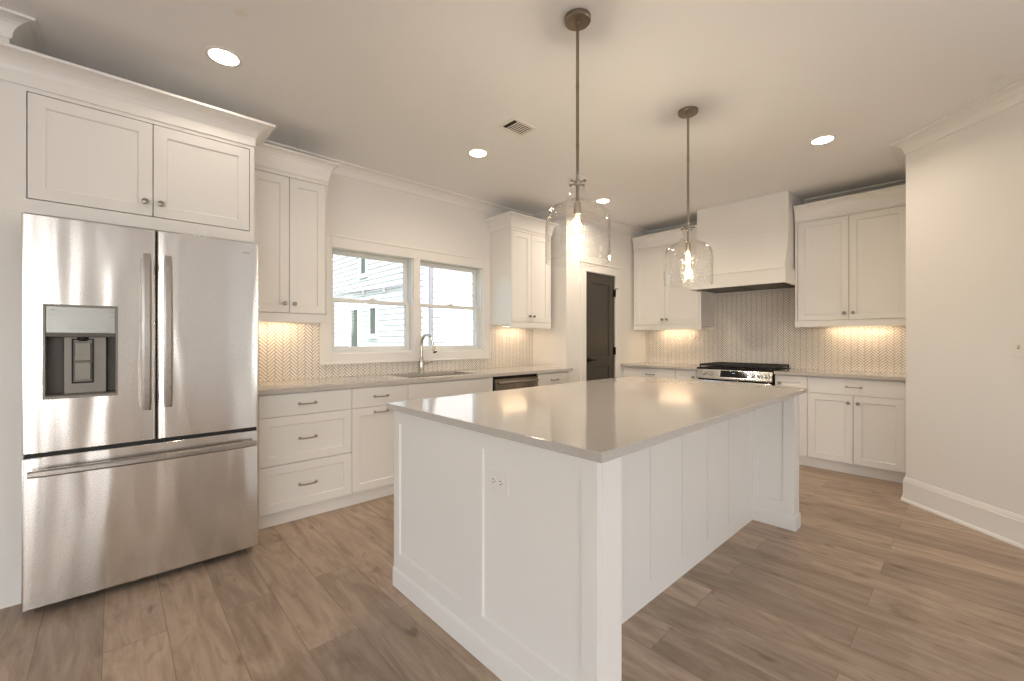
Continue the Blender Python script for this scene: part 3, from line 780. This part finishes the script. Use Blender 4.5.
# ------------------------------------------------------------------ range-wall base run
RX = 4.93
def rloc(fr, oy): return [(k, oy-a, oy-b, c, d, (h[0], oy-h[1], h[2]) if h else None) for (k, a, b, c, d, h) in fr]
base_cabinet('white base cabinet with one drawer beside the pantry door, left of the range', (RX, 3.186, 0), -PI/2, 3.186-2.456, rloc([
    ('slab', 3.164, 2.458, .727, .872, ('pull', 2.783, .800)), ('door', 3.164, 2.814, .102, .723, ('knob', 2.855, .66)), ('door', 2.810, 2.458, .102, .723, ('knob', 2.77, .66))], 3.186), fill=(.020, 0))
base_cabinet('very narrow white base cabinet tight against the left side of the range', (RX, 2.456, 0), -PI/2, 2.456-2.188, rloc([
    ('drawer', 2.454, 2.190, .727, .872, ('knob', 2.23, .800)), ('door', 2.454, 2.190, .102, .723, ('knob', 2.23, .66))], 2.456))
base_cabinet('very narrow white base cabinet tight against the right side of the range', (RX, 1.398, 0), -PI/2, 1.398-1.117, rloc([
    ('drawer', 1.396, 1.119, .727, .872, ('knob', 1.350, .800)), ('door', 1.396, 1.119, .102, .723, ('knob', 1.35, .66))], 1.398))
base_cabinet('white base cabinet with one wide drawer over two doors, right of the range', (RX, 1.117, 0), -PI/2, 1.117-RY-.001, rloc([
    ('slab', 1.115, .418, .727, .872, ('pull', .763, .802)), ('door', 1.115, .768, .102, .723, ('knob', .800, .656)), ('door', .764, .418, .102, .723, ('knob', .730, .656))], 1.117), fill=(0, .044))
m = MB(); m.box(4.90, XE-.0065, 2.187, 3.188, .884, .914, .002); tag(m.build('worktop', M_quartz), 'grey-beige quartz worktop between the pantry door and the range', 'worktop')
m = MB(); m.box(4.90, XE-.0065, RY+.001, 1.399, .884, .914, .002); tag(m.build('worktop', M_quartz), 'grey-beige quartz worktop right of the range', 'worktop')

# ------------------------------------------------------------------ range
t = thing('gas_range', 'slide-in stainless gas range with black grates under the hood', 'range', (4.90, 2.180, 0), -PI/2)
RW = .774
m = MB(); m.box(.003, RW-.003, .035, .625, .03, .900); m.build('body', M_black, t)
m = MB(); m.box(.001, RW-.001, .0, .628, .900, .921, .003); m.build('cooktop', M_black, t)
m = MB(); tb = [(-.030, .800), (-.030, .812), (.004, .912), (.03, .914), (.03, .800)]
m.loft([[(x, y, z) for y, z in tb] for x in (.004, RW-.004)]); cp = m.build('control_panel', M_steel, t)
sl = Vector((0, .034, .100)).normalized(); nn = Vector((0, -.100, .034)).normalized()
def on_panel(x, s): return Vector((x, -.030, .812))+sl*s
for yk in (2.092, 2.027, 1.588, 1.522, 1.457):
    x = 2.180-yk; c = on_panel(x, .050); m = MB()
    m.tube([c, c+nn*.008, c+nn*.009, c+nn*.030, c+nn*.033], [.026, .026, .021, .019, .014], 18)
    a, b_ = c+nn*.033, Vector((1, 0, 0))
    m.box(-.004, .004, -.017, .017, 0, .006, .001, M=Matrix.Translation(a) @ Matrix(((1, 0, 0), (0, sl.y, nn.y), (0, sl.z, nn.z))).to_4x4())
    m.build('burner_knob', M_steel, t)
PM = lambda x, s: Matrix.Translation(on_panel(x, s)) @ Matrix(((1, 0, 0), (0, sl.y, nn.y), (0, sl.z, nn.z))).to_4x4()
m = MB(); m.box(-.137, .137, -.036, .036, -.004, .0025, .001, M=PM(.401, .052)); disp = m.build('display', M_glassblk, t)
m = MB()
for i, w in enumerate((.006, .006, .006)): m.box(-.012+i*.010, -.012+i*.010+w, .006, .014, .0024, .0030, M=PM(.401, .052))
m.build('clock_digits', M_disp, disp)
m = MB(); m.box(.012, RW-.012, -.022, .035, .215, .785, .006, 2); od = m.build('oven_door', M_steel, t)
m = MB(); m.box(.13, RW-.13, -.0235, -.021, .33, .64); m.build('oven_window', M_glassblk, od)
m = MB(); m.tube([(.06, -.075, .735), (RW-.06, -.075, .735)], .013, 12)
for x in (.08, RW-.08): m.tube([(x, -.02, .735), (x, -.075, .735)], .010, 10)
m.build('oven_handle', M_steelh, od)
m = MB(); m.box(.012, RW-.012, -.020, .035, .045, .205, .005, 2); m.build('storage_drawer', M_steel, t)
for (bx, by, r) in ((.15, .17, .045), (.15, .46, .038), (.387, .315, .055), (.625, .17, .05), (.625, .46, .035)):
    m = MB(); m.lathe([(r+.012, .921), (r+.010, .928), (r, .930), (r, .938), (r-.006, .942), (0, .942)], (bx, by, 0), seg=20); m.build('burner', M_iron, t)
for (a, b) in ((.012, .262), (.266, .508), (.512, .762)):
    m = MB(); z0, z1 = .938, .960
    for y in (.045, .595): m.box(a, b, y-.006, y+.006, z0, z1, .002)
    for x in (a+.006, b-.006): m.box(x-.006, x+.006, .045, .595, z0, z1, .002)
    for k in range(1, 7): y = .045+k*.55/7; m.box(a, b, y-.005, y+.005, z0+.001, z1-.001, .002)
    m.box((a+b)/2-.005, (a+b)/2+.005, .045, .595, z0+.002, z1-.002, .002)
    for x in (a+.006, b-.006):
        for y in (.05, .59): m.box(x-.006, x+.006, y-.006, y+.006, .921, z0)
    m.build('grate', M_iron, t)

# ------------------------------------------------------------------ range hood
t = thing('range_hood', 'white boxed range hood rising to the ceiling above the gas range', 'range hood', (XE, (HY0+HY1)/2, 0), -PI/2)
hw = (HY1-HY0)/2
def ringh(hx, yf, z): return [(-hx, yf, z), (hx, yf, z), (hx, -.001, z), (-hx, -.001, z)]
rings = [ringh(hw-.012, -.54, 2.7395), ringh(hw-.012, -.54, 2.40)]
for k in range(1, 9):
    s = k/8; rings.append(ringh(hw-.012, -.54-.125*(1-math.cos(s*PI/2)), 2.40-.445*s))
m = MB(); m.loft(rings); m.build('chimney', M_cab, t)
m = MB()
for (a, b, c, d) in ((-hw-.004, hw+.004, -.70, -.672), (-hw-.004, -hw+.020, -.672, -.364), (hw-.020, hw+.004, -.672, -.364), (-hw, -hw+.020, -.364, -.001), (hw-.020, hw, -.364, -.001)): m.box(a, b, c, d, 1.800, 1.938)
m.build('band', M_cab, t)
m = MB(); m.box(-hw-.008, hw+.008, -.706, -.364, 1.938, 1.957, .004); m.box(-hw, hw, -.364, -.001, 1.938, 1.957); m.build('band_molding', M_cab, t)
m = MB(); m.box(-hw+.021, hw-.021, -.671, -.002, 1.812, 1.825); vi = m.build('vent_insert', principled('insert_steel', (.045, .038, .030), .45, .3), t)
for a, b in ((-.40, -.02), (.02, .40)): m = MB(); m.box(a, b, -.60, -.10, 1.808, 1.8118); m.build('grease_filter', principled('filter_steel', (.07, .06, .05), .4, .5), vi)

# ------------------------------------------------------------------ island
ISX, ISY = 1.04, .755
t = thing('kitchen_island', 'white panelled kitchen island standing on the plank floor', 'island', (ISX, ISY, 0))
def ib(m, x0, x1, y0, y1, z0, z1, bev=0.0): m.box(x0-ISX, x1-ISX, y0-ISY, y1-ISY, z0, z1, bev)
XF0, XF1 = 3.225, 3.328
m = MB(); ib(m, 1.065, XF1-.02, 1.066, 1.980, .02, .883); m.build('carcass', M_cab, t)
# left end: framed panel with two recesses, facing -x
def framed_end(px, y0, y1, recs, z0, z1, zt, facing, th=.025, dep=.009):
    """panel in the y-z plane at x = px; recs: (ya, yb)"""
    m = MB(); tb = bmesh.new()
    ys = sorted({y0, y1, *[v for r in recs for v in r]}); zs = [0.0, z0, z1, zt]
    s = facing
    for i in range(len(ys)-1):
        for j in range(3):
            a, b, c, d = ys[i], ys[i+1], zs[j], zs[j+1]
            rec = j == 1 and any(abs(a-r[0]) < 1e-6 and abs(b-r[1]) < 1e-6 for r in recs)
            P = [(px, a, c), (px, b, c), (px, b, d), (px, a, d)]
            if not rec: tb.faces.new([tb.verts.new(p) for p in P])
            else:
                k = .0035; Q = [(px-s*dep, a+k, c+k), (px-s*dep, b-k, c+k), (px-s*dep, b-k, d-k), (px-s*dep, a+k, d-k)]
                vp = [tb.verts.new(p) for p in P]; vq = [tb.verts.new(q) for q in Q]
                for q in range(4): tb.faces.new([vp[q], vp[(q+1) % 4], vq[(q+1) % 4], vq[q]])
                tb.faces.new(vq)
    bk = px-s*th
    for P in ([(px, y0, 0), (bk, y0, 0), (bk, y0, zt), (px, y0, zt)], [(px, y1, 0), (bk, y1, 0), (bk, y1, zt), (px, y1, zt)], [(px, y0, zt), (px, y1, zt), (bk, y1, zt), (bk, y0, zt)],
              [(px, y0, 0), (px, y1, 0), (bk, y1, 0), (bk, y0, 0)], [(bk, y0, 0), (bk, y1, 0), (bk, y1, zt), (bk, y0, zt)]):
        tb.faces.new([tb.verts.new(p) for p in P])
    bmesh.ops.remove_doubles(tb, verts=tb.verts, dist=1e-5); bmesh.ops.recalc_face_normals(tb, faces=tb.faces)
    tb.transform(Matrix.Translation((-ISX, -ISY, 0))); m._merge(tb); return m
framed_end(1.04, .757, 2.0, [(.815, 1.293), (1.429, 1.947)], .170, .818, .883, -1).build('end_panel', M_cab, t)
m = MB(); ib(m, 1.0655, 1.166, .755, 1.064, 0, .883, .001); m.build('support_leg', M_cab, t)
m = MB(); ib(m, XF0+.026, XF1, .800, 1.064, 0, .883, .001); m.build('support_leg', M_cab, t)
framed_end(XF0, .802, 1.062, [(.866, 1.018)], .172, .835, .883, -1, th=.0255).build('leg_panel', M_cab, t)
framed_end(XF1+.002, .802, 2.0, [(.86, 1.29), (1.43, 1.94)], .172, .818, .883, 1, th=.02).build('end_panel', M_cab, t)
BB = [(0, 0), (.007, 0), (.007, .080), (.005, .085), (.005, .089), (.002, .093), (0, .093)]
m = MB(); m.molding([(x-ISX, y-ISY) for x, y in [(1.04, 2.0), (1.04, .755), (1.166, .755), (1.166, 1.048)]], BB, side=1); m.build('base_molding', M_cab, t)
m = MB(); m.molding([(x-ISX, y-ISY) for x, y in [(XF0, 1.048), (XF0, .800), (XF1+.002, .800), (XF1+.002, 2.0)]], BB, side=1); m.build('base_molding', M_cab, t)
# seating side: four flat boards with thin grooves over a back sheet
m = MB(); ib(m, 1.166, XF0, 1.052, 1.066, 0, .883)
xs = [1.166, 1.860, 2.184, 2.491, 2.80, XF0]
for a, b in zip(xs, xs[1:]): ib(m, a+(.002 if a > 1.17 else 0), b-(.002 if b < 3.2 else 0), 1.048, 1.0525, .095, .883)
ib(m, 1.166, XF0, 1.048, 1.0525, 0, .095)
m.build('back_panel', M_cab, t)
# working side doors
for k in range(4):
    x0 = 1.075+k*.565; m = MB(); m.shaker(0, .557, .105, .875, 0, .02, .057); m.bm.transform(Matrix.Translation((x0+.557-ISX, 2.001-ISY, 0)) @ Matrix.Rotation(PI, 4, 'Z')); d = m.build('door', M_cab, t)
    m = MB(); bar_pull(m, .278, .80); m.bm.transform(Matrix.Translation((x0+.557-ISX, 2.001-ISY, 0)) @ Matrix.Rotation(PI, 4, 'Z')); m.build('pull_handle', M_nickel, d)

m = MB(); m.prism([(1.015, .722), (3.367, .766), (3.367, 2.075), (1.015, 2.032)], .884, .914, .002)
tag(m.build('island_worktop', M_quartz), 'glossy grey-beige quartz worktop covering the kitchen island', 'worktop')

# outlets and switches
def outlet(label, loc, rz, w, h, kind):
    t = thing('power_outlet' if kind == 'outlet' else 'light_switch', label, 'outlet' if kind == 'outlet' else 'switch', loc, rz)
    m = MB(); m.box(-w/2, w/2, -.006, 0, -h/2, h/2, .002); m.build('cover_plate', M_plastic, t)
    if kind == 'outlet':
        for s in (-1, 1):
            m = MB(); m.lathe([(.0165, -.0055), (.0165, -.0078), (0, -.0078)], (s*.02, 0, 0), axis='y', seg=20); r = m.build('receptacle', M_plastic, t)
            m = MB()
            for z in (-.006, .006): m.box(s*.02-.005, s*.02+.004, -.0084, -.0076, z-.0012, z+.0012)
            m.lathe([(.0022, -.0076), (.0022, -.0084), (0, -.0084)], (s*.02+.010, 0, 0), axis='y', seg=10); m.build('slots', M_ventdark, r)
    else:
        n = 2 if w > .1 else 1
        for k in range(n):
            x = (k-(n-1)/2)*.046
            m = MB(); m.box(x-.005, x+.005, -.018, -.004, -.003, .009, .0015); m.build('toggle', M_plastic, t)
            m = MB(); m.box(x-.006, x+.006, -.0068, -.005, -.012, .012); m.build('slot', M_panel, t)
    return t
outlet('white power outlet plate set sideways on the island end panel', (1.049, 1.207, .709), -PI/2, .122, .078, 'outlet')
dv = Vector((SE2[0]-SE[0], SE2[1]-SE[1])).normalized()
sp = Vector(SE)+dv*.725
outlet('white double light switch plate on the angled right wall', (sp.x, sp.y, 1.190), math.atan2(dv.y, dv.x), .118, .122, 'switch')

# ------------------------------------------------------------------ pendants
def pendant():
    t = thing('pendant_light', '', 'light', group='glass pendants above the island')
    H = CEIL
    m = MB(); m.lathe([(.0, 0), (.062, 0), (.062, -.016), (.058, -.021), (.012, -.022), (.010, -.034), (0, -.034)], seg=32); m.build('canopy', M_pend, t)
    m = MB(); m.tube([(0, 0, -.03), (0, 0, -.32), (0, 0, -.885)], .0075, 12)
    for z in (-.32, -.60): m.lathe([(.0085, z-.012), (.0085, z+.012)], seg=12)
    m.build('rod', M_pend, t)
    m = MB()
    m.tube([(-.040, 0, -.772), (.040, 0, -.772)], .0045, 10); m.tube([(0, -.040, -.772), (0, .040, -.772)], .0045, 10)
    for x, y in ((-.042, 0), (.042, 0), (0, .042), (0, -.042)): m.lathe([(0, -.008), (.0055, -.0055), (.008, 0), (.0055, .0055), (0, .008)], (x, y, -.772), seg=12)
    m.lathe([(.013, -.785), (.013, -.760)], seg=14); m.build('crossbar', M_pend, t)
    m = MB(); m.lathe([(0, -.860), (.010, -.862), (.0165, -.868), (.0175, -.914), (.0165, -.918), (0, -.918)], seg=20); m.build('socket', M_pend, t)
    outer = [(.047, -.748), (.0455, -.760), (.036, -.775), (.034, -.80), (.040, -.83), (.055, -.855), (.085, -.872), (.118, -.888), (.138, -.908), (.148, -.935), (.151, -.97), (.151, -1.04), (.151, -1.10), (.149, -1.145)]
    inner = [(r-.004, z-(.003 if i > 2 else 0)) for i, (r, z) in enumerate(outer)][::-1]; inner[0] = (.145, -1.145)
    ring = []; m = MB()
    full = outer+inner+[outer[0]]
    R = [[(r*math.cos(2*PI*k/48), r*math.sin(2*PI*k/48), z) for k in range(48)] for r, z in full]
    m.loft(R, cap=False, smooth=True); m.build('glass_shade', M_shade, t, 60)
    m = MB(); m.lathe([(.012, -.916), (.013, -.928), (.022, -.948), (.029, -.968), (.030, -.985), (.024, -1.02), (.015, -1.055), (.008, -1.08), (0, -1.087)], seg=20); bu = m.build('bulb', M_bulbglass, t)
    m = MB()
    for k in range(6):
        a = 2*PI*k/6; b = a+PI/6
        m.tube([(.006*math.cos(a), .006*math.sin(a), -.930), (.009*math.cos(b), .009*math.sin(b), -1.055)], .0018, 6)
    m.build('filament', M_fil, bu)
    ld = bpy.data.lights.new('bulb_light', 'POINT'); ld.energy = 8.5; ld.color = (1.0, .92, .82); ld.shadow_soft_size = .014
    lo = bpy.data.objects.new('bulb_light', ld); COL.objects.link(lo); lo.parent = t; lo.location = (0, 0, -.968)
    return t
p1 = pendant(); p1.location = (1.596, 1.272, CEIL); p1['label'] = 'clear glass jug pendant hanging over the near half of the island'
p2 = copy_tree(p1); p2.location = (2.779, 1.295, CEIL); p2['label'] = 'clear glass jug pendant hanging over the far half of the island'

# ------------------------------------------------------------------ ceiling fixtures
def downlight(power):
    t = thing('recessed_light', '', 'light', group='recessed ceiling lights')
    m = MB(); R = []
    for r, z in ((.086, 0), (.085, -.003), (.078, -.005), (.069, -.004), (.066, -.001)): R.append([(r*math.cos(2*PI*k/36), r*math.sin(2*PI*k/36), z) for k in range(36)])
    m.loft(R, cap=False, smooth=True); m.build('trim_ring', M_plastic, t)
    m = MB(); m.lathe([(0, -.0012), (.067, -.0012), (.067, -.003), (.05, -.0035), (0, -.004)], seg=36); m.build('lens', M_led, t)
    ld = bpy.data.lights.new('downlight', 'AREA'); ld.shape = 'DISK'; ld.size = .14; ld.energy = power; ld.color = WARM; ld.spread = 2.7
    lo = bpy.data.objects.new('downlight', ld); COL.objects.link(lo); lo.parent = t; lo.location = (0, 0, -.012)
    return t
r0 = downlight(0.45); r0.location = (.434, 2.727, CEIL); r0['label'] = 'round recessed ceiling light in front of the refrigerator cabinet'
for (x, y, lab) in ((2.162, 2.738, 'round recessed ceiling light above the sink, beside the ceiling vent'), (3.905, 2.765, 'round recessed ceiling light in front of the pantry door, seen through the near pendant'),
                    (3.928, .794, 'round recessed ceiling light near the angled right wall')):
    r = copy_tree(r0); r.location = (x, y, CEIL); r['label'] = lab
    for c in r.children:
        if c.type == 'LIGHT': c.data = c.data.copy(); c.data.energy = 6.0 if x > 3 and y > 2.75 else (3.2 if y > 2 else 2.9)

t = thing('ceiling_vent', 'white rectangular air vent with dark slots in the ceiling', 'vent', (2.105, 2.213, CEIL))
m = MB(); rect = (-.115, .115, -.085, .085)
m.box(-.115, -.092, -.085, .085, -.006, 0, .001); m.box(.092, .115, -.085, .085, -.006, 0, .001); m.box(-.092, .092, -.085, -.063, -.006, 0, .001); m.box(-.092, .092, .063, .085, -.006, 0, .001)
m.build('frame', M_plastic, t)
m = MB(); m.box(-.092, .092, -.063, .063, -.0015, 0); m.build('duct_shade', M_ventdark, t)  # flat dark sheet, painted as the shade inside the vent
m = MB()
for k in range(7):
    x = -.050+k*.0215; m.box(-.0088, .0088, -.063, .063, -.0006, .0006, M=Matrix.Translation((x, 0, -.0045)) @ Matrix.Rotation(math.radians(-14), 4, 'Y'))
m.build('louvers', M_plastic, t)
def disc(loc, lab):
    t = thing('sprinkler_cover', lab, 'sprinkler', loc); m = MB(); m.lathe([(0, 0), (.030, 0), (.030, -.001), (.026, -.0025), (0, -.0025)], seg=24); m.build('cover_disc', M_plastic, t)
disc((3.735, -.075, CEIL), 'small round white cover disc on the ceiling beside the right crown molding')
disc((.43, 2.30, CEIL), 'small round white cover disc on the ceiling above the refrigerator side')

# ------------------------------------------------------------------ outdoors
m = MB(); m.box(-25, 30, 3.9, 40, -.5, -.3)
g_ = principled('lawn', (.20, .24, .10), .9); add_noise_bump(g_, 30, .5, .05); struct('ground', m, g_)
t = thing('neighbor_house', 'white lap-sided house next door, seen through the kitchen window', 'house', (4.954, 8.0, -.3))
M_side = principled('white_siding', (.62, .62, .615), .6)
M_shut = principled('grey_glass', (.085, .105, .085), .5, 0.0, 0.2)
def siding(length, height, ex=.135):
    """lapped boards in local x-z facing -y"""
    pr = [(0, 0)]; z = 0
    while z < height: pr += [(-.030, z), (-.006, z+ex)]; z += ex
    pr.append((0, z)); m = MB(); m.loft([[(x, y, zz) for y, zz in pr] for x in (0, length)]); return m
m = siding(9, 6.2); m.build('front_wall', M_side, t)
m = siding(13, 6.2); m.bm.transform(Matrix.Translation((0, 13, 0)) @ Matrix.Rotation(-PI/2, 4, 'Z')); m.build('side_wall', M_side, t)
m = MB(); m.prism([(-.035, -.035), (.09, -.035), (.09, 0), (0, 0), (0, .09), (-.035, .09)], 0, 6.2); m.build('corner_board', M_side, t)
m = MB(); m.box(-.6, 9.5, -.6, 13.5, 6.2, 6.35); m.prism([(-.6, -.6), (9.5, -.6), (9.5, 13.5), (-.6, 13.5)], 6.35, 6.5); m.build('roof', principled('shingles', (.12, .11, .10), .9), t)
for (y0, y1, z0, z1) in ((3.02, 3.32, 3.3, 4.1), (3.52, 3.98, 1.32, 2.35), (2.42, 2.76, 1.68, 2.34)):
    m = MB()
    for a, b, c, d in ((y0-.09, y0, z0-.09, z1+.09), (y1, y1+.09, z0-.09, z1+.09), (y0, y1, z0-.09, z0), (y0, y1, z1, z1+.09)): m.box(-.05, .0, a, b, c, d)
    m.box(-.07, 0, y0-.12, y1+.12, z0-.12, z0-.085)
    w = m.build('window', M_side, t)
    m = MB(); m.box(-.03, -.0225, y0, y1, z0, z1); m.build('pane', M_shut, w)
m = MB()
m.tube([(-.05, 1.0, 2.775), (-.05, 5.2, 2.90)], .014, 8); m.tube([(-.05, .9, 2.76), (-.05, 4.9, 2.77)], .012, 8)
for y in (1.9, 3.1): m.box(-.10, -.02, y-.03, y+.03, 2.68, 2.86, .01)
m.build('utility_line', principled('grey_conduit', (.30, .30, .31), .6), t)
m = MB(); m.tube([(.02, -.085, 0), (.02, -.085, 6.1)], .045, 10); m.build('corner_tube', principled('corner_tube_grey', (.20, .20, .21), .5), t)  # plain grey tube up the house corner
